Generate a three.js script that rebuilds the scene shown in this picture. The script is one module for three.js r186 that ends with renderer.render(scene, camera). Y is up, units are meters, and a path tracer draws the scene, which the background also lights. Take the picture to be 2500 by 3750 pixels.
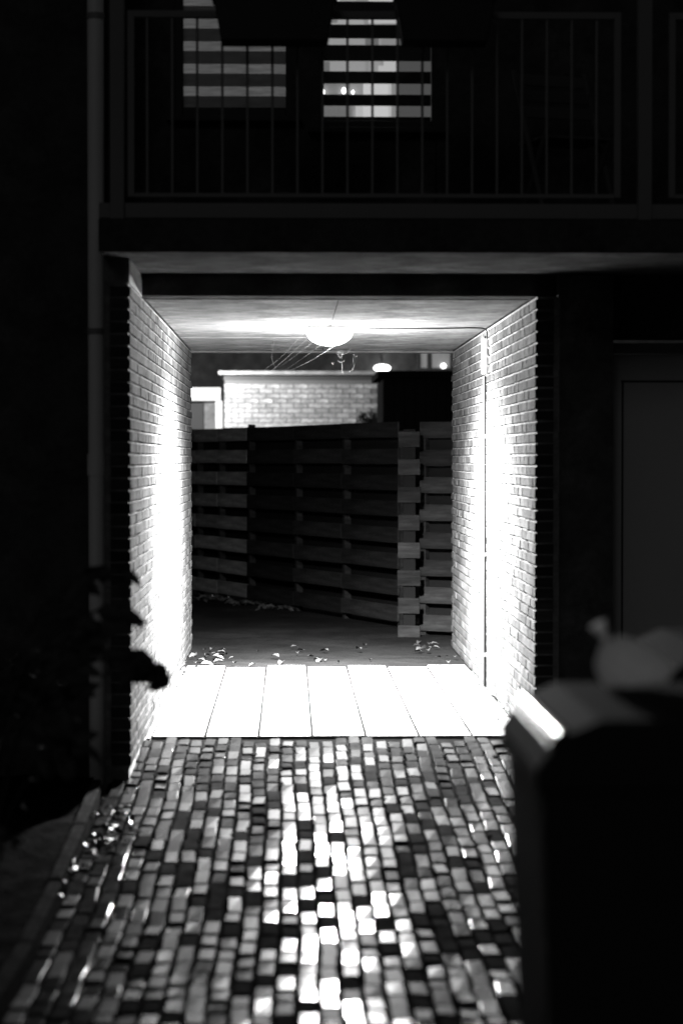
import * as THREE from 'three';
import { mergeGeometries } from 'three/addons/utils/BufferGeometryUtils.js';
import { RoundedBoxGeometry } from 'three/addons/geometries/RoundedBoxGeometry.js';
import { ImprovedNoise } from 'three/addons/math/ImprovedNoise.js';

// ---------------------------------------------------------------- camera, sky, moonlight, exposure
const W = 682, H = 1024;
const scene = new THREE.Scene();
const camera = new THREE.PerspectiveCamera(2 * Math.atan(1875 / 8000) * 180 / Math.PI, W / H, 0.1, 200);
camera.position.set(0, 1.55, 0);
camera.lookAt(0.2375, 1.55 - 0.2437, -10);
camera.focus = 16;
camera.userData.fStop = 1.7;

const renderer = new THREE.WebGLRenderer({ antialias: true });
renderer.setSize(W, H);
renderer.toneMapping = THREE.LinearToneMapping;
renderer.toneMappingExposure = 1;
renderer.shadowMap.enabled = true;

const SKY = 0.010;                                    // even grey glow of a night sky over a town
const skyData = new Float32Array(32 * 16 * 4);
for (let i = 0; i < 32 * 16; i++) skyData.set([SKY, SKY, SKY, 1], i * 4);
const sky = new THREE.DataTexture(skyData, 32, 16, THREE.RGBAFormat, THREE.FloatType);
sky.mapping = THREE.EquirectangularReflectionMapping;
sky.magFilter = THREE.LinearFilter; sky.needsUpdate = true;
scene.background = sky; scene.environment = sky;

const moon = new THREE.DirectionalLight(new THREE.Color(1, 1, 1), 0.045);
moon.position.set(-5, 9, 12);
moon.target.position.set(0, 0, -10);
moon.shadow.radius = 25; moon.castShadow = true;
moon.shadow.camera.left = -12; moon.shadow.camera.right = 12; moon.shadow.camera.top = 16; moon.shadow.camera.bottom = -16; moon.shadow.camera.far = 60;
scene.add(moon, moon.target);

// ---------------------------------------------------------------- helpers
function rng(seed) { let s = seed >>> 0; return () => { s = (s + 0x6D2B79F5) >>> 0; let t = Math.imul(s ^ (s >>> 15), 1 | s); t = (t + Math.imul(t ^ (t >>> 7), 61 | t)) ^ t; return ((t ^ (t >>> 14)) >>> 0) / 4294967296; }; }
const taken = new Map();
function numbered(name) { const n = taken.get(name) ?? 0; taken.set(name, n + 1); return n ? `${name}_${String(n).padStart(3, '0')}` : name; }
function tag(o, label, category, group) { o.userData.label = label; if (category) o.userData.category = category; if (group) o.userData.group = group; return o; }
function thing(name, label, category, pos = [0, 0, 0], turn = 0, group) {
  const g = new THREE.Group(); g.name = numbered(name); g.position.set(...pos); g.rotation.y = turn; scene.add(g);
  return tag(g, label, category, group);
}
function structure(name, label, category) { const g = new THREE.Group(); g.name = numbered(name); g.userData.kind = 'structure'; scene.add(g); return tag(g, label, category); }
function part(name, geo, mat, parent) { const m = new THREE.Mesh(geo, mat); m.name = name; parent.add(m); return m; }
function box(w, h, d, x = 0, y = 0, z = 0) { const g = new THREE.BoxGeometry(w, h, d); g.translate(x, y, z); return g; }
function rbox(w, h, d, x = 0, y = 0, z = 0, r = 0.006) { const g = new RoundedBoxGeometry(w, h, d, 1, Math.min(r, w / 2.1, h / 2.1, d / 2.1)); g.translate(x, y, z); return g; }
function tube(points, r, seg = 24, rad = 8, closed = false) { return new THREE.TubeGeometry(new THREE.CatmullRomCurve3(points.map(p => new THREE.Vector3(...p)), closed), seg, r, rad, closed); }
function rod(a, b, r, rad = 8) { return new THREE.TubeGeometry(new THREE.LineCurve3(new THREE.Vector3(...a), new THREE.Vector3(...b)), 1, r, rad, false); }
function merge(list) { return mergeGeometries(list.map(g => { const n = g.index ? g.toNonIndexed() : g; for (const k of Object.keys(n.attributes)) if (!['position', 'normal', 'uv', 'color'].includes(k)) n.deleteAttribute(k); return n; })); }
// texture coordinates in metres from position and the way a face points
function fall(geo) { const p = geo.attributes.position; for (let i = 0; i < p.count; i++) p.setY(i, p.getY(i) + padY(-p.getZ(i))); geo.computeVertexNormals(); return geo; }
function metric(geo) {
  const p = geo.attributes.position, n = geo.attributes.normal, uv = new Float32Array(p.count * 2);
  for (let i = 0; i < p.count; i++) {
    const ax = Math.abs(n.getX(i)), ay = Math.abs(n.getY(i)), az = Math.abs(n.getZ(i));
    if (ay >= ax && ay >= az) uv.set([p.getX(i), p.getZ(i)], i * 2); else if (ax >= az) uv.set([p.getZ(i), p.getY(i)], i * 2); else uv.set([p.getX(i), p.getY(i)], i * 2);
  }
  geo.setAttribute('uv', new THREE.BufferAttribute(uv, 2)); return geo;
}

// ---------------------------------------------------------------- procedural textures (grain only)
const noise = new ImprovedNoise();
function grain(seed, size, layers, gain = 1, bias = 0) {            // tileable grey noise, 0..1
  const d = new Uint8Array(size * size * 4);
  for (let y = 0; y < size; y++) for (let x = 0; x < size; x++) {
    let v = 0, a = 0;
    for (const [f, w] of layers) {
      const u = x / size, t = y / size, n = (i, j) => noise.noise((u - i) * f, (t - j) * f, seed + f * 0.37);
      v += w * (n(0, 0) * (1 - u) * (1 - t) + n(-1, 0) * u * (1 - t) * 0 + n(1, 0) * u * (1 - t) + n(0, 1) * (1 - u) * t + n(1, 1) * u * t); a += w;
    }
    const c = Math.max(0, Math.min(255, Math.round(255 * (0.5 + bias + gain * v / a))));
    d.set([c, c, c, 255], (y * size + x) * 4);
  }
  const tx = new THREE.DataTexture(d, size, size); tx.wrapS = tx.wrapT = THREE.RepeatWrapping; tx.magFilter = THREE.LinearFilter; tx.minFilter = THREE.LinearMipmapLinearFilter; tx.generateMipmaps = true; tx.needsUpdate = true; return tx;
}
const roughTex = grain(1, 512, [[8, 1], [24, 0.9], [70, 0.8], [160, 0.6]], 1.1);
const blotchTex = grain(5, 512, [[3, 1], [7, 0.9], [19, 0.7], [60, 0.45]], 0.55, 0.24);
blotchTex.colorSpace = THREE.SRGBColorSpace;
function rep(t, n, m = n) { const c = t.clone(); c.repeat.set(n, m); c.needsUpdate = true; return c; }
const grainFine = rep(roughTex, 4), grainMid = rep(roughTex, 1.6), blotchMid = rep(blotchTex, 1.3), blotchFine = rep(blotchTex, 3);
const grey = (v) => new THREE.Color(v, v, v);
function mat(v, rough, o = {}) { return new THREE.MeshPhysicalMaterial({ color: grey(v), roughness: rough, specularIntensity: 0.5, ...o }); }

const M = {
  mortar: mat(0.29, 0.95, { bumpMap: grainFine, bumpScale: 0.004, map: blotchFine }),
  moss: mat(0.012, 0.95, { specularIntensity: 0 }),
  soil: mat(0.012, 0.95, { specularIntensity: 0, bumpMap: grainMid, bumpScale: 0.012, map: blotchFine }),
  concrete: mat(0.42, 0.85, { bumpMap: grainFine, bumpScale: 0.002, map: blotchMid }),
  kerb: mat(0.03, 0.9, { specularIntensity: 0, bumpMap: grainFine, bumpScale: 0.004, map: blotchFine }),
  slab: mat(0.13, 0.9, { specularIntensity: 0, bumpMap: grainMid, bumpScale: 0.003, map: blotchMid }),
  ceiling: mat(0.25, 0.9, { specularIntensity: 0, bumpMap: grainFine, bumpScale: 0.0015, map: blotchMid }),
  asphalt: mat(0.015, 0.9, { specularIntensity: 0, bumpMap: rep(roughTex, 0.53), bumpScale: 0.02, map: rep(blotchTex, 0.31) }),
  darkPaint: mat(0.04, 0.6), blackPlastic: mat(0.02, 0.5),
  greyPaint: mat(0.2, 0.55, { bumpMap: grainMid, bumpScale: 0.0006 }),
  steel: mat(0.25, 0.5), doorPaint: mat(0.45, 0.6, { bumpMap: grainMid, bumpScale: 0.0008 }), chairPaint: mat(0.09, 0.6),
  pipe: mat(0.8, 0.45), whitePaint: mat(0.8, 0.6, { bumpMap: grainMid, bumpScale: 0.0006 }),
  render: mat(0.12, 0.95, { bumpMap: grainFine, bumpScale: 0.004, map: blotchMid }),
  farBrick: mat(0.08, 0.95, { bumpMap: grainFine, bumpScale: 0.004, map: blotchMid }),
  glass: new THREE.MeshPhysicalMaterial({ color: 0xffffff, roughness: 0.02, transmission: 1, thickness: 0 }),
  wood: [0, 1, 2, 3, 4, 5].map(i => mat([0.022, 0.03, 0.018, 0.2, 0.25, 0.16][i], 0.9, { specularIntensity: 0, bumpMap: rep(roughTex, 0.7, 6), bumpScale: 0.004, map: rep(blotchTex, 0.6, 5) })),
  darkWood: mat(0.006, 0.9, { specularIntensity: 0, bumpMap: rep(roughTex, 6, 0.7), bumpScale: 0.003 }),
  leaf: [0.05, 0.08, 0.11].map(v => mat(v, 0.6, { side: THREE.DoubleSide, specularIntensity: 0 })),
  litter: mat(0.06, 0.5, { side: THREE.DoubleSide, map: blotchFine }),
  bark: mat(0.05, 0.9, { bumpMap: grainFine, bumpScale: 0.004 }),
  bin: mat(0.045, 0.8, { specularIntensity: 0.02, bumpMap: grainFine, bumpScale: 0.0004 }),
  binEdge: mat(0.05, 0.15, { specularIntensity: 1 }),
  bag: mat(0.75, 0.9, { transmission: 0.6, thickness: 0, specularIntensity: 0.2, side: THREE.DoubleSide }),
  web: mat(0.1, 0.9, { specularIntensity: 0 }),
};
const brickMats = [0.05, 0.068, 0.088, 0.105, 0.075].map((v, i) => mat(v, 0.92, { specularIntensity: 0.05, bumpMap: grainFine, bumpScale: 0.005, map: rep(blotchTex, 2 + i * 0.4) }));
const brickTones = [0.05, 0.068, 0.088, 0.105, 0.075];

// one brick, paver or tile: a block with worn edges, its face towards +z, 50 triangles
function pillow(w, h, d, c, r, wob = 0.0012, dome = 0, soft = 0.15) {
  const xs = [-w / 2, -w / 2 + c * 0.25, -w / 2 + c, w / 2 - c, w / 2 - c * 0.25, w / 2];
  const ys = [-h / 2, -h / 2 + c * 0.25, -h / 2 + c, h / 2 - c, h / 2 - c * 0.25, h / 2];
  const lv = (i) => Math.min(i, 5 - i);
  const pos = [], uv = [], idx = [], ou = r() * 5, ov = r() * 5;
  for (let j = 0; j < 6; j++) for (let i = 0; i < 6; i++) {
    const l = Math.min(lv(i), lv(j));
    const z = l === 0 ? -d : l === 1 ? -c * 0.6 : (r() - 0.5) * wob * 1.5;
    const dx = (r() - 0.5) * wob * 2, dy = (r() - 0.5) * wob * 2;
    pos.push(xs[i] + dx, ys[j] + dy, z + (l === 2 ? dome : 0)); uv.push(xs[i] + ou, ys[j] + ov);
  }
  for (let j = 0; j < 5; j++) for (let i = 0; i < 5; i++) { const a = j * 6 + i, b = a + 1, c2 = a + 6, d2 = a + 7; idx.push(a, b, d2, a, d2, c2); }
  const g = new THREE.BufferGeometry();
  g.setAttribute('position', new THREE.Float32BufferAttribute(pos, 3)); g.setAttribute('uv', new THREE.Float32BufferAttribute(uv, 2)); g.setIndex(idx); if (soft < 0) { const f = g.toNonIndexed(); f.computeVertexNormals(); return f; }   // hard worn facets
  g.computeVertexNormals();
  const nn = g.attributes.normal; for (let j = 2; j < 4; j++) for (let i = 2; i < 4; i++) { const k = j * 6 + i; nn.setXYZ(k, nn.getX(k) * soft, nn.getY(k) * soft, 1); }
  g.normalizeNormals();
  return g;
}
const _m = new THREE.Matrix4(), _q = new THREE.Quaternion(), _e = new THREE.Euler();
function place(list, keep, name, parent, stuffName, mats, tones) {
  // list: {geo, p:[x,y,z], e:[ex,ey,ez], t: tone index, near: number}; the nearest `keep` become meshes, the rest one mesh
  list.sort((a, b) => a.near - b.near);
  const rest = [], byTone = tones.map(() => []);
  list.forEach((b, i) => {
    if (i < keep) { const m = part(name, b.geo, mats[b.t], parent); m.position.set(...b.p); m.rotation.set(...b.e); }
    else {
      _e.set(...b.e); _m.compose(new THREE.Vector3(...b.p), _q.setFromEuler(_e), new THREE.Vector3(1, 1, 1));
      byTone[b.t].push(b.geo.clone().applyMatrix4(_m));
    }
  });
  byTone.forEach((l) => rest.push(mergeGeometries(l)));
  const m = part(stuffName, mergeGeometries(rest, true), mats, parent); m.userData.kind = 'stuff';
}

// the paving falls from the passage to a shallow gutter and rises again towards the street
const padSlope = (z) => -0.075 + 0.13 * Math.min(1, Math.max(0, (z - 6.4) / 2.4));
const padTable = [0]; for (let i = 1; i < 200; i++) padTable.push(padTable[i - 1] - 0.05 * padSlope(12.2 - (i - 0.5) * 0.05));
const padY = (z) => { const t = Math.min(198.9, Math.max(0, (12.2 - z) / 0.05)), i = Math.floor(t); return padTable[i] + (t - i) * (padTable[i + 1] - padTable[i]); };
// ---------------------------------------------------------------- ground, pavement of brick pavers, tiled path
{
  const g = structure('ground', 'dark bare ground spreading under the houses and paving', 'ground');
  part('surface', metric(new THREE.PlaneGeometry(160, 160, 1, 1).rotateX(-Math.PI / 2).translate(0, -0.5, -30)), M.asphalt, g);
}
{
  const g = structure('alley', 'dark wet asphalt of the garden alley beyond the tiles', 'road');
  part('surface', metric(new THREE.PlaneGeometry(40, 44, 1, 1).rotateX(-Math.PI / 2).translate(0, -0.012, -38.1)), M.asphalt, g);
}
{
  const g = structure('brick_pavement', 'worn wet brick paving laid in rows towards the passage', 'pavement');
  const x0 = -0.9, cw = 0.0715, cols = 45, z0 = 2.6, z1 = 12.19, r = rng(11);
  part('joint_sand', metric(fall(new THREE.PlaneGeometry(cols * cw + 0.02, z1 - z0, 1, 60).rotateX(-Math.PI / 2).translate(x0 + cols * cw / 2, -0.02, -(z0 + z1) / 2))), M.soil, g);
  const paverTones = [0.017, 0.022, 0.027, 0.03, 0.02];
  const paverRough = [0.16, 0.2, 0.13, 0.7, 0.55], paverGloss = [0.09, 0.06, 0.1, 0, 0.01];   // wet all over, some stones smoother than others
  const mats = paverTones.map((v, i) => mat(v, paverRough[i], { specularIntensity: paverGloss[i], bumpMap: rep(roughTex, 5), bumpScale: 0.0002, map: rep(blotchTex, 2.5) }));
  const variants = []; for (let i = 0; i < 10; i++) variants.push(pillow(0.058 + r() * 0.004, 0.182 + r() * 0.008, 0.03, 0.005, r, 0.0022, 0.0004, -1));
  const list = [];
  for (let c = 0; c < cols; c++) {
    let z = z0 + r() * 0.2; const wander = (zz) => 0.006 * Math.sin(zz * 1.3 + c * 0.2) + 0.004 * Math.sin(zz * 3.1 + c * 0.13);
    while (z + 0.2 < z1 + 0.005) {
      const zc = z + 0.1, x = x0 + (c + 0.5) * cw + wander(zc) + (r() - 0.5) * 0.004;
      const px = (x - 0.12) / zc;
      const tx = -Math.PI / 2 + padSlope(zc) + (r() + r() + r() - 1.5) * 0.085, ty = (r() + r() - 1) * 0.045;
      list.push({ geo: variants[(r() * 10) | 0], p: [x, padY(zc) + (r() - 0.5) * 0.006, -zc], e: [tx, ty, (r() - 0.5) * 0.08], t: (r() * 5) | 0, near: Math.abs(px) < 0.17 && zc > 5.4 ? zc : 50 + zc });
      z += 0.2 + r() * 0.006;
    }
  }
  const clumps = [];
  for (let i = 0; i < 1500; i++) {                                     // moss and grit standing in the joints
    const c = (r() * 30) | 0, zc = 5.2 + Math.pow(r(), 0.8) * 6.9, x = x0 + c * cw + (r() - 0.5) * 0.012, k = 0.005 + r() * r() * 0.016;
    if (noise.noise(x * 1.7, zc * 1.1, 9) < -0.08) continue;
    const m = new THREE.IcosahedronGeometry(k, 0); m.scale(0.7 + r() * 0.5, 0.5, 1 + r() * 1.6); m.rotateY(r() * 0.8 - 0.4); m.translate(x, padY(zc) - 0.004, -zc); clumps.push(m);
  }
  part('joint_moss', merge(clumps), M.moss, g).userData.kind = 'stuff';
  place(list, 300, 'paver', g, 'far_pavers', mats, paverTones);
}
{
  const g = structure('tiled_path', 'pale concrete tiles covering the floor of the passage', 'path');
  const r = rng(21), xs0 = -0.774, z0 = 12.2, z1 = 16.1;
  part('bedding', metric(new THREE.PlaneGeometry(2.13, z1 - z0 - 0.01).rotateX(-Math.PI / 2).translate(0.2685, -0.008, -(z0 + z1) / 2)), M.soil, g);
  const mats = [0.14, 0.165, 0.19].map((v, i) => mat(v, 0.7, { bumpMap: grainFine, bumpScale: 0.0016, map: rep(blotchTex, 1.2 + i * 0.3) }));
  const v = []; for (let i = 0; i < 6; i++) v.push(pillow(0.288, 0.29, 0.03, 0.006, r, 0.0008));
  const edge = pillow(0.02, 0.294, 0.03, 0.003, r, 0.0005);
  for (let c = -1; c < 8; c++) {
    const narrow = c < 0; let z = z0 - (c % 2 ? 0.14 : 0) - r() * 0.02;
    while (z < z1) {
      const a = Math.max(z, z0), b = z + 0.3;
      if (b - a > 0.05 && c < 7) {
        const full = b - a > 0.299;
        const m = part('tile', narrow ? edge : full ? v[(r() * 6) | 0] : pillow(0.288, b - a - 0.01, 0.03, 0.006, r, 0.0008), mats[(r() * 3) | 0], g);
        m.position.set(narrow ? xs0 - 0.011 : xs0 + c * 0.3 + 0.15, (r() - 0.5) * 0.003, -(a + b) / 2);
        m.rotation.set(-Math.PI / 2 + (r() - 0.5) * 0.008, (r() - 0.5) * 0.006, 0);
      }
      z += 0.3;
    }
  }
}
{
  const g = structure('kerb', 'low concrete kerb between the brick paving and the planting bed', 'kerb');
  const r = rng(8);
  for (let i = 0; i < 8; i++) { const m = part('kerb_stone', metric(rbox(0.06, 0.2, 0.99, 0, 0, 0, 0.012)), M.kerb, g); m.position.set(-0.945 + (r() - 0.5) * 0.008, padY(3.3 + i) - 0.055, -(3.3 + i)); m.rotation.x = padSlope(3.3 + i); m.rotation.y = (r() - 0.5) * 0.01; }
  const bed = structure('planting_bed', 'dark bare soil of the planting bed beside the paving', 'soil');
  const pg = new THREE.PlaneGeometry(3.2, 8.2, 32, 82).rotateX(-Math.PI / 2).translate(-2.58, 0.0, -6.95), p = pg.attributes.position;
  for (let i = 0; i < p.count; i++) p.setY(i, padY(-p.getZ(i)) + 0.012 + 0.03 * noise.noise(p.getX(i) * 3, p.getZ(i) * 3, 2) + 0.015 * noise.noise(p.getX(i) * 11, p.getZ(i) * 11, 4));
  pg.computeVertexNormals(); part('soil', metric(pg), M.soil, bed);
}

// ---------------------------------------------------------------- passage walls of brick, ceiling, lintel
function passageWall(label, x, side, zFront, zBack, seed, hTop) {      // side: +1 face looks towards +x
  const g = thing('brick_wall', label, 'wall');
  const r = rng(seed), L = zBack - zFront, th = 0.13;
  part('mortar_core', metric(box(th - 0.008, hTop, L - 0.008, x - side * (th / 2 + 0.004), hTop / 2, -(zFront + 0.004 + (L - 0.008) / 2))), M.mortar, g);
  part('footing', metric(box(th - 0.01, 0.28, L - 0.01, x - side * (th / 2 + 0.003), -0.1425, -(zFront + L / 2))), M.mortar, g);
  const bl = 0.21, bh = 0.0505, course = 0.0605, v = [];
  for (let i = 0; i < 8; i++) v.push(pillow(bl, bh, 0.1, 0.004, r, 0.0022));
  const half = [0, 1].map(() => pillow(0.1, bh, 0.1, 0.004, r, 0.0022)), list = [];
  const n = Math.floor(hTop / course);
  for (let k = 0; k < n; k++) {
    let z = zFront; if (k % 2) { add(half[(r() * 2) | 0], z + 0.05, k); z += 0.11; }
    while (z + bl <= zBack + 0.002) { add(v[(r() * 8) | 0], z + bl / 2, k); z += bl + 0.01; }
  }
  function add(geo, zc, k) { list.push({ geo, p: [x + side * (0.0015 + r() * 0.003), (k + 0.5) * course + (r() - 0.5) * 0.002, -zc], e: [0, side * Math.PI / 2 + (r() - 0.5) * 0.012, (r() - 0.5) * 0.006], t: (r() * 5) | 0, near: zc }); }
  place(list, 290, 'brick', g, 'far_bricks', brickMats, brickTones);
  return g;
}
const wallL = passageWall('brick passage wall beside the drainpipe and shrub', -0.8, 1, 11.0, 18.0, 31, 2.43);
const wallR = passageWall('brick passage wall carrying the dark conduit, beside the plain door', 1.335, -1, 11.85, 18.0, 47, 2.43);
part('pier_top', metric(box(0.13, 0.125, 0.95, -0.866, 2.4935, -11.475)), M.mortar, wallL);
{
  const g = thing('passage_ceiling', 'pale flat ceiling panels over the lamp lit passage', 'ceiling');
  part('deck', metric(box(2.5, 0.1, 6.0, 0.2675, 2.497, -15.0)), M.ceiling, g);
  const r = rng(5); let z = 12.17;
  for (const len of [1.22, 1.3, 1.3, 1.3, 0.66]) { for (const [a, b] of [[-0.797, 0.268], [0.272, 1.332]]) part('ceiling_panel', metric(rbox(b - a - 0.003, 0.01, len - 0.004, (a + b) / 2, 2.4405 - r() * 0.003, -(z + len / 2), 0.003)), M.ceiling, g); z += len; }
  part('rear_beam', metric(rbox(2.5, 0.14, 0.1, 0.2675, 2.492, -18.06, 0.006)), M.slab, g);
}
{
  const g = thing('lintel', 'dark grey concrete lintel spanning the passage mouth', 'lintel');
  part('beam', metric(rbox(2.6, 0.12, 0.21, 0.25, 2.497, -12.055, 0.008)), M.slab, g);
}

// ---------------------------------------------------------------- house front: upper wall with lit windows, wall and door at the right
const facade = thing('house_front', 'dark rendered house front with blind covered windows above the passage', 'house');
{
  part('upper_wall', metric(merge([box(0.75, 3.5, 0.2, -1.0, 4.31, -12.12), box(0.15, 3.5, 0.2, 0.09, 4.31, -12.12), box(2.6, 3.5, 0.2, 2.1, 4.31, -12.12), box(0.64, 0.87, 0.2, -0.302, 2.995, -12.12), box(0.64, 0.81, 0.2, 0.485, 2.965, -12.12), box(1.42, 0.9, 0.2, 0.09, 5.6, -12.12)])), M.render, facade);
  part('left_wall', metric(box(3.0, 6.3, 0.2, -2.43, 2.85, -11.42)), M.render, facade);
  part('pier', metric(box(0.3, 2.85, 0.3, 1.61, 1.125, -12.02)), M.render, facade);
  part('wall_above_door', metric(box(1.9, 0.34, 0.2, 2.712, 2.386, -12.14)), M.render, facade);
  part('far_wall', metric(box(0.9, 2.2, 0.2, 3.21, 1.1, -12.14)), M.render, facade);
  const d = part('door', metric(rbox(0.97, 2.12, 0.05, 2.25, 1.07, -12.15)), M.doorPaint, facade); d.userData.label = 'plain flush grey door beside the passage';
  part('frame', merge([box(0.06, 2.2, 0.1, 1.792 - 0.06, 1.1, -12.13), box(1.03, 0.055, 0.1, 2.255, 2.163, -12.13)]), M.greyPaint, d);
  part('groove', merge([box(0.82, 0.012, 0.004, 2.25, 1.98, -12.124), box(0.82, 0.012, 0.004, 2.25, 0.22, -12.124), box(0.012, 1.75, 0.004, 1.85, 1.1, -12.124), box(0.012, 1.75, 0.004, 2.65, 1.1, -12.124)]), M.darkPaint, d);
  part('handle', merge([rod([2.62, 1.05, -12.11], [2.62, 1.05, -12.07], 0.009), rod([2.625, 1.05, -12.07], [2.52, 1.05, -12.07], 0.009)]), M.steel, d);
}
function window_(xa, xb, ya, yb, kind) {
  const cx = (xa + xb) / 2, w = xb - xa, h = yb - ya, z = -12.06;
  const f = part('window', merge([rbox(0.045, h, 0.07, xa + 0.022, ya + h / 2, z), rbox(0.045, h, 0.07, xb - 0.022, ya + h / 2, z), rbox(w - 0.09, 0.045, 0.07, cx, ya + 0.022, z), rbox(w - 0.09, 0.045, 0.07, cx, yb - 0.022, z)]), M.darkPaint, facade);
  f.userData.label = kind ? 'brightly lit window with open striped blind' : 'dimly lit window with striped blind';
  part('sill', metric(rbox(w + 0.08, 0.03, 0.12, cx, ya - 0.018, -12.0)), M.darkPaint, f);
  part('pane', box(w - 0.09, h - 0.09, 0.004, cx, ya + h / 2, z + 0.01), M.glass, f);
  return f;
}
{
  // dim window: sheer and dense bands of one blind, lit from the room behind
  const f = window_(-0.625, 0.025, 3.42, 5.0, 0);
  const sheer = mat(0.3, 0.9, { emissive: grey(1), emissiveIntensity: 0.15, emissiveMap: blotchMid }), dense = mat(0.2, 0.9, { emissive: grey(1), emissiveIntensity: 0.012, emissiveMap: blotchMid });
  for (let i = 0; i < 12; i++) {
    const b = 3.548 + i * 0.1235;
    part('blind_band', box(0.56, 0.052, 0.003, -0.3, b + 0.026, -12.10), sheer, f);
    if (i < 11) part('blind_band', box(0.56, 0.069, 0.004, -0.3, b + 0.0875, -12.097), dense, f);
  }
  part('blind_band', box(0.56, 0.062, 0.004, -0.3, 3.516, -12.097), dense, f);
  part('room_back', box(0.62, 1.5, 0.01, -0.3, 4.2, -12.2), M.darkPaint, f);
  // bright window: open bands, the lit room behind
  const w = window_(0.145, 0.825, 3.36, 5.0, 1), r = rng(91);
  const dark = mat(0.03, 0.9);
  const ys = [[3.405, 3.437], [3.497, 3.559], [3.619, 3.686], [3.743, 3.831], [3.867, 3.943], [3.97, 4.07], [4.1, 4.17], [4.22, 4.29], [4.34, 4.41]];
  for (const [a, b] of ys) part('blind_band', box(0.59, b - a, 0.004, 0.485, (a + b) / 2, -12.1), dark, w);
  const cv = document.createElement('canvas'); cv.width = 256; cv.height = 512; const c = cv.getContext('2d');
  c.fillStyle = '#888'; c.fillRect(0, 0, 256, 512);
  const tints = ['#a0a0a0', '#787878', '#b8b8b8', '#686868', '#959595'];
  for (let i = 0; i < 26; i++) { c.fillStyle = tints[(r() * 5) | 0]; c.fillRect(r() * 256, r() * 512, 20 + r() * 60, 30 + r() * 120); }
  c.fillStyle = '#4c4c4c'; c.fillRect(175, 300, 90, 212); c.fillStyle = '#c8c8c8'; c.fillRect(98, 430, 56, 60);
  const ct = new THREE.CanvasTexture(cv); ct.colorSpace = THREE.SRGBColorSpace;
  part('lit_room', box(0.64, 1.6, 0.01, 0.485, 4.18, -12.2), mat(0.3, 0.9, { emissive: grey(1), emissiveIntensity: 1.0, emissiveMap: ct }), w);
  const bulb = mat(0.8, 0.5, { emissive: grey(1), emissiveIntensity: 5 });
  for (const [x, y, s] of [[0.183, 3.585, 0.013], [0.302, 3.592, 0.011], [0.352, 3.584, 0.007], [0.182, 3.852, 0.006]]) { const l = part('room_light', new THREE.SphereGeometry(s, 10, 8), bulb, w); l.position.set(x, y, -12.17); l.scale.y = 1.6; }
}
{
  const g = thing('drainpipe', 'pale drainpipe standing against the dark house front', 'drainpipe', [-0.985, 0, -11.2]);
  part('pipe', new THREE.CylinderGeometry(0.042, 0.042, 6.2, 20).translate(0, 2.9, 0), M.pipe, g);
  part('socket', new THREE.CylinderGeometry(0.048, 0.048, 0.11, 20).translate(0, 1.52, 0), M.pipe, g);
  for (const y of [0.6, 2.2, 3.8]) part('bracket', merge([new THREE.CylinderGeometry(0.0465, 0.0465, 0.03, 20).translate(0, y, 0), box(0.02, 0.03, 0.09, 0, y, -0.08)]), M.steel, g);
}

// ---------------------------------------------------------------- balcony with railing, flower boxes and a folding chair
{
  const g = thing('balcony', 'concrete balcony with a thin barred railing above the passage', 'balcony');
  part('slab', metric(rbox(4.4, 0.165, 1.3, 1.27, 2.6405, -11.36, 0.006)), M.slab, g);
  part('edge_strip', metric(rbox(4.4, 0.075, 0.04, 1.27, 2.765, -10.76, 0.004)), M.greyPaint, g);
  const zr = -10.75;
  const panels = [[-0.79, 1.626], [1.861, 3.4]];
  for (const [a, b] of panels) {
    part('top_rail', rbox(b - a, 0.035, 0.03, (a + b) / 2, 3.722, zr, 0.004), M.greyPaint, g);
    part('bottom_rail', rbox(b - a, 0.022, 0.022, (a + b) / 2, 2.84, zr, 0.004), M.greyPaint, g);
    part('stile', rbox(0.034, 0.9, 0.026, a + 0.017, 3.281, zr + 0.004, 0.004), M.greyPaint, g);
    part('stile', rbox(0.034, 0.9, 0.026, b - 0.017, 3.281, zr + 0.004, 0.004), M.greyPaint, g);
    for (let x = a + 0.09; x < b - 0.06; x += 0.1223) part('baluster', new THREE.CylinderGeometry(0.0065, 0.0065, 0.86, 8).translate(x + 0.006, 3.281, zr), M.steel, g);
  }
  for (const x of [-0.84, 1.743, 3.5]) part('post', rbox(0.07, 1.1, 0.06, x, 3.26, zr, 0.005), M.greyPaint, g);
}
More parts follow.
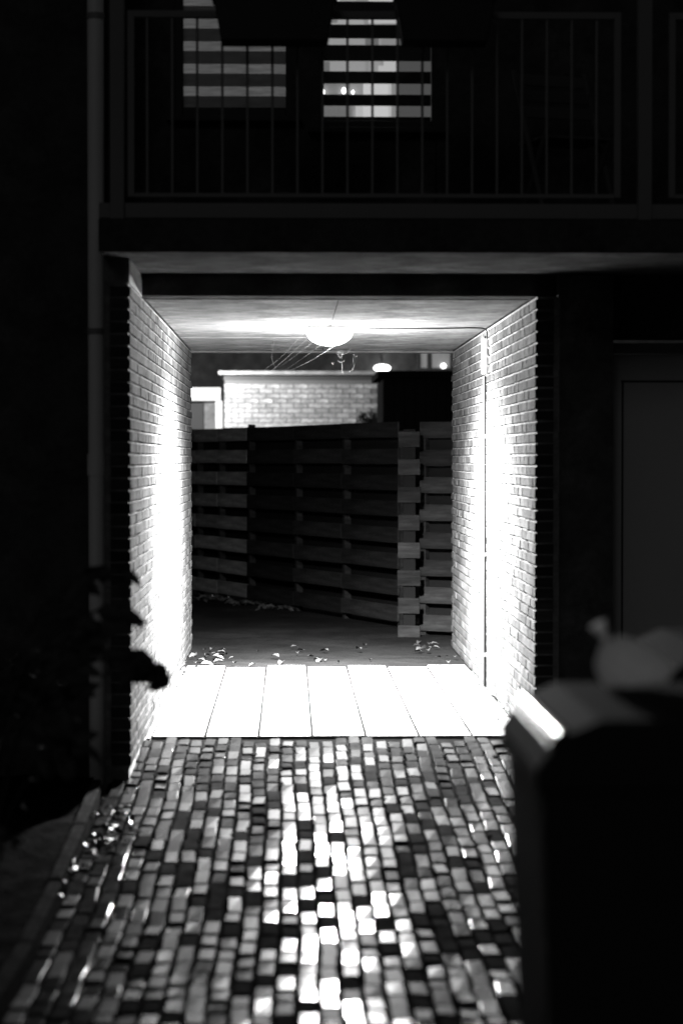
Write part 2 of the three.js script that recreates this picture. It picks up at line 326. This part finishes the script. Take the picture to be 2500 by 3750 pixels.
function flowerBox(label, xa, xb, seed) {
  const w = xb - xa, g = thing('flower_box', label, 'flower box', [(xa + xb) / 2, 3.555, -10.58], 0);
  const s = new THREE.Shape(); s.moveTo(-w / 2 + 0.035, 0); s.lineTo(w / 2 - 0.035, 0); s.lineTo(w / 2, 0.2); s.lineTo(-w / 2, 0.2); s.closePath();
  part('trough', new THREE.ExtrudeGeometry(s, { depth: 0.16, bevelEnabled: true, bevelSize: 0.006, bevelThickness: 0.006, bevelSegments: 2 }).translate(0, 0, -0.08), M.blackPlastic, g);
  part('rim', merge([rbox(w + 0.03, 0.025, 0.02, 0, 0.205, 0.085), rbox(w + 0.03, 0.025, 0.02, 0, 0.205, -0.085), rbox(0.02, 0.025, 0.15, w / 2 + 0.005, 0.205, 0), rbox(0.02, 0.025, 0.15, -w / 2 - 0.005, 0.205, 0)]), M.blackPlastic, g);
  for (const x of [-w / 4, w / 4]) part('hook', tube([[x, 0.02, -0.092], [x, 0.15, -0.096], [x, 0.215, -0.14], [x, 0.21, -0.19], [x, 0.15, -0.2]], 0.004, 16, 6), M.steel, g);
  const r = rng(seed), ls = [];
  for (let i = 0; i < 160; i++) ls.push(leafGeo(r, 0.05).applyMatrix4(new THREE.Matrix4().makeRotationFromEuler(new THREE.Euler(r() * 3, r() * 6, r() * 3)).setPosition((r() - 0.5) * w, 0.22 + r() * 0.16, (r() - 0.5) * 0.16)));
  part('plants', merge(ls), M.leaf[0], g);
}
function leafGeo(r, s) {                                              // a pointed, folded leaf, 8 triangles
  const L = s * (0.8 + r() * 0.6), w = L * 0.24, pts = [[0, 0, 0], [0.3, w, 0.18], [0.3, -w, 0.18], [0.32, 0, 0.05], [0.7, w * 0.8, 0.1], [0.7, -w * 0.8, 0.1], [0.7, 0, -0.02], [1, 0, -0.12]];
  const P = []; const V = (i) => P.push(pts[i][0] * L, pts[i][1], pts[i][2] * L);
  for (const t of [[0, 3, 1], [0, 2, 3], [1, 3, 4], [3, 6, 4], [2, 5, 3], [3, 5, 6], [4, 6, 7], [6, 5, 7]]) t.forEach(V);
  const g = new THREE.BufferGeometry(); g.setAttribute('position', new THREE.Float32BufferAttribute(P, 3)); g.computeVertexNormals();
  const uv = new Float32Array(P.length / 3 * 2); for (let i = 0; i < P.length / 3; i++) { uv[i * 2] = P[i * 3]; uv[i * 2 + 1] = P[i * 3 + 1]; } g.setAttribute('uv', new THREE.BufferAttribute(uv, 2));
  return g;
}
flowerBox('long black flower box hung on the railing between the two lit windows', -0.355, 0.215, 3);
flowerBox('shorter black flower box hung on the railing before the bright window', 0.515, 0.975, 4);
{
  const g = thing('folding_chair', 'grey folding chair leaning at the wall on the balcony', 'chair', [1.42, 2.725, -11.3], 0.3);
  for (const x of [-0.2, 0.2]) { part('leg', rod([x, 0.0, 0.22], [x, 0.85, -0.2], 0.014), M.chairPaint, g); part('leg', rod([x * 0.9, 0.0, -0.2], [x * 0.9, 0.5, 0.18], 0.014), M.chairPaint, g); }
  for (let i = 0; i < 5; i++) part('seat_slat', rbox(0.38, 0.015, 0.055, 0, 0.46, 0.14 - i * 0.07), M.chairPaint, g);
  for (let i = 0; i < 3; i++) part('back_slat', rbox(0.4, 0.06, 0.014, 0, 0.62 + i * 0.09, -0.085 - i * 0.044), M.chairPaint, g);
}

// ---------------------------------------------------------------- passage lamp with its cable, conduit and cobwebs
{
  const g = thing('ceiling_lamp', 'glowing round lamp on the passage ceiling', 'lamp', [0.268, 2.43, -14.65]);
  part('base_plate', new THREE.CylinderGeometry(0.14, 0.15, 0.03, 32).translate(0, -0.012, 0), M.whitePaint, g);
  const dome = []; for (let i = 0; i <= 12; i++) { const a = i / 12 * Math.PI / 2; dome.push(new THREE.Vector2(0.155 * Math.cos(a), -0.03 - 0.095 * Math.sin(a))); }
  part('lamp_dome', new THREE.LatheGeometry(dome, 32), mat(0.9, 0.5, { emissive: grey(1), emissiveIntensity: 14, side: THREE.DoubleSide }), g);
  const down = new THREE.SpotLight(0xffffff, 1900, 0, 82 * Math.PI / 180, 1); down.position.set(0, -0.135, 0); down.target.position.set(0, -2, 0); down.castShadow = true; down.shadow.radius = 4; down.name = 'lamp_face_light'; g.add(down, down.target);
  const l = new THREE.PointLight(0xffffff, 80); l.position.set(0, -0.085, 0); l.castShadow = true; l.shadow.radius = 3; l.name = 'lamp_light'; g.add(l);
}
{
  const g = thing('lamp_cable', 'thin dark cable along the passage ceiling to a small wall box', 'cable');
  part('cable', tube([[0.4, 2.418, -14.64], [0.7, 2.421, -14.61], [1.0, 2.419, -14.57], [1.24, 2.421, -14.55], [1.3, 2.416, -14.57], [1.322, 2.39, -14.64], [1.322, 2.34, -14.68]], 0.006, 60, 6), M.blackPlastic, g);
  part('junction_box', rbox(0.035, 0.24, 0.075, 1.312, 2.24, -14.7, 0.008), M.whitePaint, g);
  part('gland', rbox(0.025, 0.02, 0.04, 1.315, 2.365, -14.69, 0.004), M.blackPlastic, g);
}
{
  const g = thing('conduit', 'thin dark vertical conduit running down the passage wall to the floor', 'conduit', [1.317, 0, -14.75]);
  part('pipe', new THREE.CylinderGeometry(0.011, 0.014, 2.1, 10).translate(0, 1.06, 0), M.blackPlastic, g);
  for (const y of [0.22, 0.9, 1.7]) part('clip', rbox(0.02, 0.02, 0.045, 0.004, y, 0, 0.003), M.steel, g);
}
{
  const g = thing('cobweb', 'dusty cobweb strands trailing from the passage lamp', 'cobweb');
  const r = rng(77), zz = -15.6, st = [];
  const sag = (a, b, d) => tube([a, [(a[0] + b[0]) / 2, (a[1] + b[1]) / 2 - d, (a[2] + b[2]) / 2], b], 0.0003, 10, 4);
  for (const [a, b, d] of [[[0.2, 2.37, -14.8], [-0.26, 2.1, zz], 0.02], [[0.24, 2.34, -14.8], [-0.15, 2.11, zz], 0.01], [[0.3, 2.31, -14.8], [-0.05, 2.15, -15.4], 0.015], [[0.16, 2.42, -15.2], [-0.2, 2.12, zz], 0.01], [[-0.1, 2.43, -15.6], [-0.13, 2.28, -15.7], 0.005], [[-0.13, 2.28, -15.7], [-0.1, 2.2, -15.8], 0.004], [[0.1, 2.42, -15.1], [-0.24, 2.14, -15.5], 0.03]]) st.push(sag(a, b, d));
  for (let i = 0; i < 12; i++) { const a = [0.3 + r() * 0.16, 2.2 + r() * 0.14, -15.2 - r() * 0.2]; st.push(sag(a, [a[0] + (r() - 0.5) * 0.16, a[1] + (r() - 0.5) * 0.14, a[2]], 0.012)); }
  part('strands', merge(st), M.web, g);
}

// ---------------------------------------------------------------- garden alley behind: fences, brick shed, porch, lamps, far house
function boardFence(name, label, A, B, hTop, postsAt, pale, seed) {
  const g = thing(name, label, 'fence', [A[0], 0, -A[1]], Math.atan2(B[1] - A[1], B[0] - A[0]));
  const L = Math.hypot(B[0] - A[0], B[1] - A[1]), r = rng(seed), cuts = [0, ...postsAt, L];
  for (let s = 0; s + 1 < cuts.length; s++) {
    const a = cuts[s], b = cuts[s + 1];
    for (let i = 0; i < 8; i++) {
      const y = hTop - 0.145 - i * 0.243 + (r() - 0.5) * 0.008;
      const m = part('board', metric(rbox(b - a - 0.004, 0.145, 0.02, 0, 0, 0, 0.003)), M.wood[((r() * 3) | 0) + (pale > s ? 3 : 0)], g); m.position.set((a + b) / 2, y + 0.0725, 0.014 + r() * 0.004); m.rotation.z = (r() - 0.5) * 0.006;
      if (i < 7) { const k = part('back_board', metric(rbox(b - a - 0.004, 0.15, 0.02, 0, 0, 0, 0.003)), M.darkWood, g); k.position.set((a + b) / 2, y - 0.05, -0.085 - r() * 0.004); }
    }
  }
  for (const x of [0.02, ...postsAt, L - 0.03]) part('post', metric(rbox(0.06, hTop + (x > 2.9 && x < 3.1 ? 0.08 : -0.03), 0.07, x, (hTop + (x > 2.9 && x < 3.1 ? 0.08 : -0.03)) / 2 - 0.05, -0.035)), M.wood[0], g);
  return g;
}
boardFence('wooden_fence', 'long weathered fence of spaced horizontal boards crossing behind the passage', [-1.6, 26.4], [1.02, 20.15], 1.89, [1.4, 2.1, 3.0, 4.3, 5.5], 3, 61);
boardFence('wooden_fence', 'short fence section of horizontal boards beside the stacked board corner', [1.16, 19.35], [2.1, 18.75], 1.875, [0.5], 0, 62);
{
  const g = thing('fence_corner', 'upright corner pillar of stacked short boards joining the two fences', 'fence', [1.045, 0, -19.1], -0.2);
  part('core_post', metric(rbox(0.11, 1.86, 0.08, 0, 0.88, -0.05)), M.darkWood, g);
  for (let i = 0; i < 8; i++) part('end_board', metric(rbox(0.19 + (i % 3) * 0.008, 0.14, 0.022, 0, 1.72 - i * 0.243, 0.005)), M.wood[i % 3], g);
}
{
  const g = thing('brick_shed', 'pale brick shed with a flat light roof trim behind the fence', 'shed');
  const x0 = -0.95, x1 = 1.36, z = 32, hTop = 2.7, r = rng(51), bl = 0.194, bh = 0.062, L = 0.204, Hc = 0.0715;
  part('mortar_core', metric(box(x1 - x0 - 0.01, hTop, 2.5, (x0 + x1) / 2, hTop / 2, -(z + 1.258))), mat(0.1, 0.95, { bumpMap: grainFine, bumpScale: 0.004 }), g);
  const mats = [0.4, 0.46, 0.5, 0.36].map(v => mat(v, 0.85, { bumpMap: grainFine, bumpScale: 0.004, map: blotchFine })), v = [];
  for (let i = 0; i < 6; i++) v.push(pillow(bl, bh, 0.03, 0.004, r, 0.002));
  const half = pillow(0.092, bh, 0.03, 0.004, r, 0.002), list = [];
  for (let k = 0; k < Math.floor(hTop / Hc); k++) {
    let x = x0; if (k % 2) { list.push({ geo: half, p: [x + 0.046, (k + 0.5) * Hc, -z], e: [0, 0, 0], t: (r() * 4) | 0, near: -k }); x += 0.102; }
    while (x + bl < x1 + 0.01) { list.push({ geo: v[(r() * 6) | 0], p: [x + bl / 2, (k + 0.5) * Hc, -z + r() * 0.004], e: [(r() - 0.5) * 0.01, (r() - 0.5) * 0.01, 0], t: (r() * 4) | 0, near: -k }); x += L; }
  }
  place(list, 290, 'brick', g, 'lower_bricks', mats, [0, 0, 0, 0]);
  part('roof_trim', metric(rbox(x1 - x0 + 0.12, 0.055, 2.8, (x0 + x1) / 2 - 0.02, 2.8, -(z + 1.2), 0.006)), M.concrete, g);
  part('roof_board', metric(box(x1 - x0 + 0.02, 0.07, 2.5, (x0 + x1) / 2, 2.736, -(z + 1.24))), M.darkPaint, g);
  part('ledge', metric(rbox(1.75, 0.05, 0.16, 0.52, 2.03, -(z - 0.08), 0.006)), M.concrete, g);
}
{
  const g = thing('potted_plant', 'dark bushy plant on the ledge of the brick shed', 'plant', [1.13, 2.056, -31.9]);
  part('pot', new THREE.CylinderGeometry(0.075, 0.055, 0.05, 14).translate(0, 0.025, 0), M.blackPlastic, g);
  const r = rng(13), ls = []; for (let i = 0; i < 140; i++) { const a = r() * 6.28, q = Math.sqrt(r()) * 0.16; ls.push(leafGeo(r, 0.06).applyMatrix4(new THREE.Matrix4().makeRotationFromEuler(new THREE.Euler(r() * 6, r() * 6, r() * 6)).setPosition(q * Math.cos(a), 0.05 + r() * (0.15 - q * 0.7), q * Math.sin(a) * 0.5))); }
  part('foliage', merge(ls), M.leaf[0], g);
}
{
  const g = thing('white_porch', 'white painted porch with a deep fascia beside the brick shed', 'porch', [0, 0, -34]);
  part('fascia', metric(rbox(1.6, 0.2, 0.9, -1.86, 2.55, -0.3)), M.whitePaint, g);
  part('column', metric(rbox(0.11, 2.45, 0.1, -1.09, 1.225, 0.04)), M.whitePaint, g);
  part('wall_panel', metric(box(0.17, 2.44, 0.06, -1.24, 1.22, -0.12)), M.concrete, g);
  part('door', metric(box(0.9, 2.44, 0.05, -1.79, 1.22, -0.14)), M.darkPaint, g);
  part('post_strip', metric(rbox(0.03, 2.44, 0.02, -1.1, 1.22, 0.102)), M.whitePaint, g);
}
{
  const g = thing('garden_lamp', 'garden lantern on a slim post lighting the brick shed', 'lamp', [-1.62, 0, -30.6]);
  part('post', new THREE.CylinderGeometry(0.025, 0.035, 2.75, 12).translate(0, 1.375, 0), M.darkPaint, g);
  part('globe', new THREE.SphereGeometry(0.1, 20, 14).translate(0, 2.86, 0), mat(0.9, 0.5, { emissive: grey(1), emissiveIntensity: 12 }), g);
  part('cap', new THREE.ConeGeometry(0.13, 0.06, 20).translate(0, 2.98, 0), M.darkPaint, g);
  const l = new THREE.PointLight(0xffffff, 65); l.position.set(0, 2.86, 0); l.castShadow = true; l.shadow.radius = 4; l.name = 'lantern_light'; g.add(l);
}
{
  const g = thing('far_house', 'dark far house with a curtained dim window above the sheds', 'house', [0, 0, -37]);
  part('wall', metric(box(16, 8, 0.3, 0, 4, -0.15)), M.farBrick, g);
  const cx = 2.46, cy = 3.42, f = part('window', merge([rbox(0.62, 0.05, 0.06, cx, cy - 0.36, 0.03), rbox(0.62, 0.05, 0.06, cx, cy + 0.36, 0.03), rbox(0.05, 0.68, 0.06, cx - 0.285, cy, 0.03), rbox(0.05, 0.68, 0.06, cx + 0.285, cy, 0.03)]), M.darkPaint, g);
  const glow = mat(0.3, 0.9, { emissive: grey(1), emissiveIntensity: 0.16, emissiveMap: blotchFine });
  part('curtain', box(0.11, 0.66, 0.01, cx - 0.19, cy, 0.015), glow, f); part('curtain', box(0.3, 0.66, 0.01, cx + 0.1, cy, 0.015), glow, f);
  part('gap', box(0.09, 0.66, 0.008, cx - 0.085, cy, 0.01), M.darkPaint, f);
  part('window_light', new THREE.SphereGeometry(0.045, 12, 8).translate(cx + 0.14, cy - 0.3, 0.05), mat(0.8, 0.5, { emissive: grey(1), emissiveIntensity: 3 }), f);
}
{
  const g = thing('wall_lamp', 'oval lit lamp on the far house just right of the shed roof', 'lamp', [1.55, 3.07, -36.6]);
  part('lamp_shade', new THREE.SphereGeometry(0.14, 24, 12).scale(1, 0.42, 0.8), mat(0.9, 0.5, { emissive: grey(1), emissiveIntensity: 6 }), g);
  part('arm', tube([[0, 0.03, 0], [0, 0.16, -0.1], [0, 0.14, -0.38]], 0.012, 16, 6), M.darkPaint, g);
  const l = new THREE.PointLight(0xffffff, 0.6); l.position.set(0, -0.01, 0); l.castShadow = true; l.name = 'wall_lamp_light'; g.add(l);
}
{
  const g = thing('timber_shed', 'dark timber shed of upright boards beside the brick shed', 'shed', [0, 0, -29]);
  const r = rng(19);
  for (let i = 0; i < 10; i++) part('board', metric(rbox(0.135, 2.62, 0.02, 1.31 + i * 0.14, 1.31, 0.01 + r() * 0.01)), M.darkWood, g);
  part('body', metric(box(1.4, 2.6, 2.0, 1.94, 1.3, -1.02)), M.darkWood, g);
  part('roof_edge', metric(rbox(1.55, 0.09, 2.2, 1.94, 2.67, -1.0)), M.darkWood, g);
}

// ---------------------------------------------------------------- fallen leaves
function litter(name, label, spots, seed, size) {
  const r = rng(seed), ls = [];
  for (const [x, z, n, rx, rz] of spots) for (let i = 0; i < n; i++) ls.push(leafGeo(r, size * (0.6 + r() * 0.8)).applyMatrix4(new THREE.Matrix4().makeRotationFromEuler(new THREE.Euler(-Math.PI / 2 + (r() - 0.5) * 0.9, (r() - 0.5) * 0.8, r() * 6.3, 'YXZ')).setPosition(x + (r() + r() - 1) * rx, spots.y + r() * 0.012, -(z + (r() + r() - 1) * rz))));
  if (spots.onPaving) for (const l of ls) { l.computeBoundingBox(); l.translate(0, padY(-l.boundingBox.max.z), 0); }
  const m = new THREE.Mesh(merge(ls), M.litter); m.name = name; m.userData.kind = 'stuff'; scene.add(m); tag(m, label, 'leaves'); return m;
}
litter('wet_leaves', 'wet leaves heaped along the foot of the long board fence', Object.assign([[-0.85, 24.1, 60, 0.25, 0.3], [-0.5, 23.4, 60, 0.3, 0.3], [-0.1, 22.6, 26, 0.3, 0.3]], { y: 0.004 }), 201, 0.07);
litter('scattered_leaves', 'scattered fallen leaves where the passage tiles meet the dark ground', Object.assign([[-0.62, 17.0, 26, 0.22, 1.3], [0.25, 17.2, 16, 1.0, 1.3], [1.15, 17.2, 14, 0.2, 1.4]], { y: 0.004 }), 202, 0.06);
litter('edge_leaves', 'small leaf litter along the foot of the passage wall with the conduit', Object.assign([[1.27, 14.4, 16, 0.06, 1.4], [1.25, 13.0, 12, 0.08, 0.6], [-0.75, 15.2, 12, 0.06, 0.9]], { y: 0.01 }), 203, 0.035);
litter('glistening_leaves', 'glistening wet leaves on the paving by the kerb', Object.assign([[-0.82, 9.9, 30, 0.12, 0.6], [-0.88, 9.0, 26, 0.12, 0.6]], { y: 0.012, onPaving: true }), 204, 0.05);

// ---------------------------------------------------------------- shrubs in the bed
function shrub(label, pos, stems, leaves, leafSize, seed, reach, height) {
  const g = thing('shrub', label, 'shrub', pos), r = rng(seed), st = [], ls = [];
  for (let s = 0; s < stems; s++) {
    const a = r() * 6.28, R = reach * (0.5 + r() * 0.6), hh = height * (0.6 + r() * 0.5), c = [[0.03 * Math.cos(a), -0.4, 0.03 * Math.sin(a)], [R * 0.3 * Math.cos(a), hh * 0.5, R * 0.3 * Math.sin(a)], [R * 0.75 * Math.cos(a + 0.2), hh * 0.92, R * 0.75 * Math.sin(a + 0.2)], [R * Math.cos(a + 0.3), hh, R * Math.sin(a + 0.3)]];
    twig(c);
  }
  function twig(c, n = leaves) {
    const cur = new THREE.CatmullRomCurve3(c.map(p => new THREE.Vector3(...p)));
    st.push(new THREE.TubeGeometry(cur, 12, 0.005, 5));
    for (let i = 0; i < n; i++) { const p = cur.getPoint(0.3 + 0.7 * Math.sqrt(r())); ls.push(leafGeo(r, leafSize).applyMatrix4(new THREE.Matrix4().makeRotationFromEuler(new THREE.Euler((r() - 0.5) * 2, r() * 6.3, (r() - 0.8) * 1.4, 'YXZ')).setPosition(p.x + (r() - 0.5) * 0.05, p.y + (r() - 0.5) * 0.05, p.z + (r() - 0.5) * 0.05))); }
  }
  return { g, twig, done() { part('stems', merge(st), M.bark, g); part('foliage', merge(ls), M.leaf[seed % 3], g); } };
}
{
  const s = shrub('tall leafy shrub reaching its branches over the paving before the passage wall', [-1.1, 0, -7.6], 9, 26, 0.1, 301, 0.45, 0.95);
  s.twig([[0, -0.4, 0], [0.15, 0.55, 0.02], [0.36, 0.84, 0.05], [0.6, 0.86, 0.06], [0.68, 0.82, 0.06]], 30);
  s.twig([[0, -0.4, 0], [0.12, 0.6, -0.05], [0.32, 0.98, -0.05], [0.52, 1.03, -0.05]], 16);
  s.twig([[0, -0.4, 0], [0.1, 0.7, -0.05], [0.3, 1.1, -0.1], [0.5, 1.13, -0.1]], 12);
  s.done();
  shrub('low spreading shrub at the kerb of the planting bed', [-1.3, 0, -6.0], 16, 26, 0.08, 305, 0.5, 0.55).done();
  shrub('rounded shrub at the foot of the drainpipe', [-1.45, 0, -9.9], 14, 24, 0.08, 306, 0.4, 0.6).done();
}

// ---------------------------------------------------------------- wheelie bins in the foreground, with a bag on one
function wheelieBin(label, pos, turn, s, shiny) {
  const g = thing('wheelie_bin', label, 'bin', pos, turn, 'wheelie bins'); g.scale.setScalar(1);
  const w = 0.58, d = 0.74, hb = 0.94 * s;
  const body = new RoundedBoxGeometry(w, hb, d, 4, 0.03); body.translate(0, hb / 2 + 0.02, 0);
  const p = body.attributes.position; for (let i = 0; i < p.count; i++) { const k = 0.86 + 0.14 * Math.min(1, p.getY(i) / hb); p.setX(i, p.getX(i) * k * 0.985); p.setZ(i, p.getZ(i) * k * 0.97); } body.computeVertexNormals();
  part('body', metric(body), M.bin, g);
  const sh = new THREE.Shape(); sh.moveTo(-w / 2, hb - 0.03); sh.lineTo(w / 2, hb - 0.03); sh.lineTo(w / 2, hb + 0.005); sh.lineTo(w / 2 - 0.041, hb + 0.057); sh.quadraticCurveTo(w / 2 - 0.046, hb + 0.063, w / 2 - 0.053, hb + 0.066); sh.lineTo(w / 2 - 0.12, hb + 0.095); sh.lineTo(-w / 2 + 0.12, hb + 0.095); sh.lineTo(-w / 2 + 0.053, hb + 0.066); sh.quadraticCurveTo(-w / 2 + 0.046, hb + 0.063, -w / 2 + 0.041, hb + 0.057); sh.lineTo(-w / 2, hb + 0.005); sh.closePath();
  const lid = new THREE.ExtrudeGeometry(sh, { depth: d - 0.02, bevelEnabled: true, bevelSize: 0.008, bevelThickness: 0.01, bevelSegments: 3, curveSegments: 14 }).translate(0, 0, -d / 2 + 0.01);
  part('lid', metric(lid), M.bin, g);
  if (shiny) for (const q of [-1, 1]) part('lid_edge', new THREE.CylinderGeometry(0.03, 0.03, d - 0.05, 32).rotateX(Math.PI / 2).translate(q * (w / 2 - 0.051), hb + 0.051, 0), M.binEdge, g);
  part('handle', rod([-0.22, hb + 0.02, -d / 2 - 0.05], [0.22, hb + 0.02, -d / 2 - 0.05], 0.015), M.bin, g);
  for (const x of [-0.23, 0.23]) { part('handle_bracket', rbox(0.03, 0.07, 0.08, x, hb, -d / 2 - 0.03), M.bin, g); const wl = part('wheel', new THREE.TorusGeometry(0.075, 0.025, 10, 24).rotateY(Math.PI / 2).translate(x, 0.1, -d / 2 + 0.02), M.blackPlastic, g); part('hub', new THREE.CylinderGeometry(0.055, 0.055, 0.03, 18).rotateZ(Math.PI / 2).translate(x, 0.1, -d / 2 + 0.02), M.bin, wl); }
}
wheelieBin('dark wheelie bin with a pale bag on its lid', [0.775, padY(4.58), -4.58], 0, (0.939 - padY(4.58)) / 0.94, true);
wheelieBin('dark wheelie bin standing close behind the one with the bag', [1.17, padY(5.5), -5.5], 0, (0.99 - padY(5.5)) / 0.94);
{
  const g = thing('plastic_bag', 'crumpled pale plastic bag lying on the lid of the wheelie bin', 'bag', [0.74, 1.047, -4.82]);
  const geo = new THREE.SphereGeometry(0.056, 40, 28), p = geo.attributes.position, v = new THREE.Vector3();
  for (let i = 0; i < p.count; i++) {
    v.fromBufferAttribute(p, i); const n = v.clone().normalize(), k = 1 + 0.16 * noise.noise(n.x * 2.2, n.y * 2.2, n.z * 2.2 + 3) + 0.1 * Math.abs(noise.noise(n.x * 6, n.y * 6, n.z * 6)) + 0.04 * noise.noise(n.x * 15, n.y * 15, n.z * 15);
    v.multiplyScalar(k); const taper = v.x > 0 ? 1 - 4.5 * v.x : 1; v.y = Math.max(-0.045, v.y * 1.05 * taper - (v.x > 0 ? v.x * 0.25 : 0)); p.setXYZ(i, v.x > 0 ? v.x * 1.9 : v.x * 1.1, v.y + 0.046, v.z);
  }
  geo.computeVertexNormals(); part('bag_body', geo, M.bag, g);
  const knot = new THREE.ConeGeometry(0.02, 0.06, 12, 4, true); knot.rotateX(Math.PI).rotateZ(0.5).translate(-0.045, 0.112, 0); part('bag_knot', knot, M.bag, g);
}

scene.traverse(o => { if (o.isMesh) { o.castShadow = true; o.receiveShadow = true; } });
renderer.render(scene, camera);
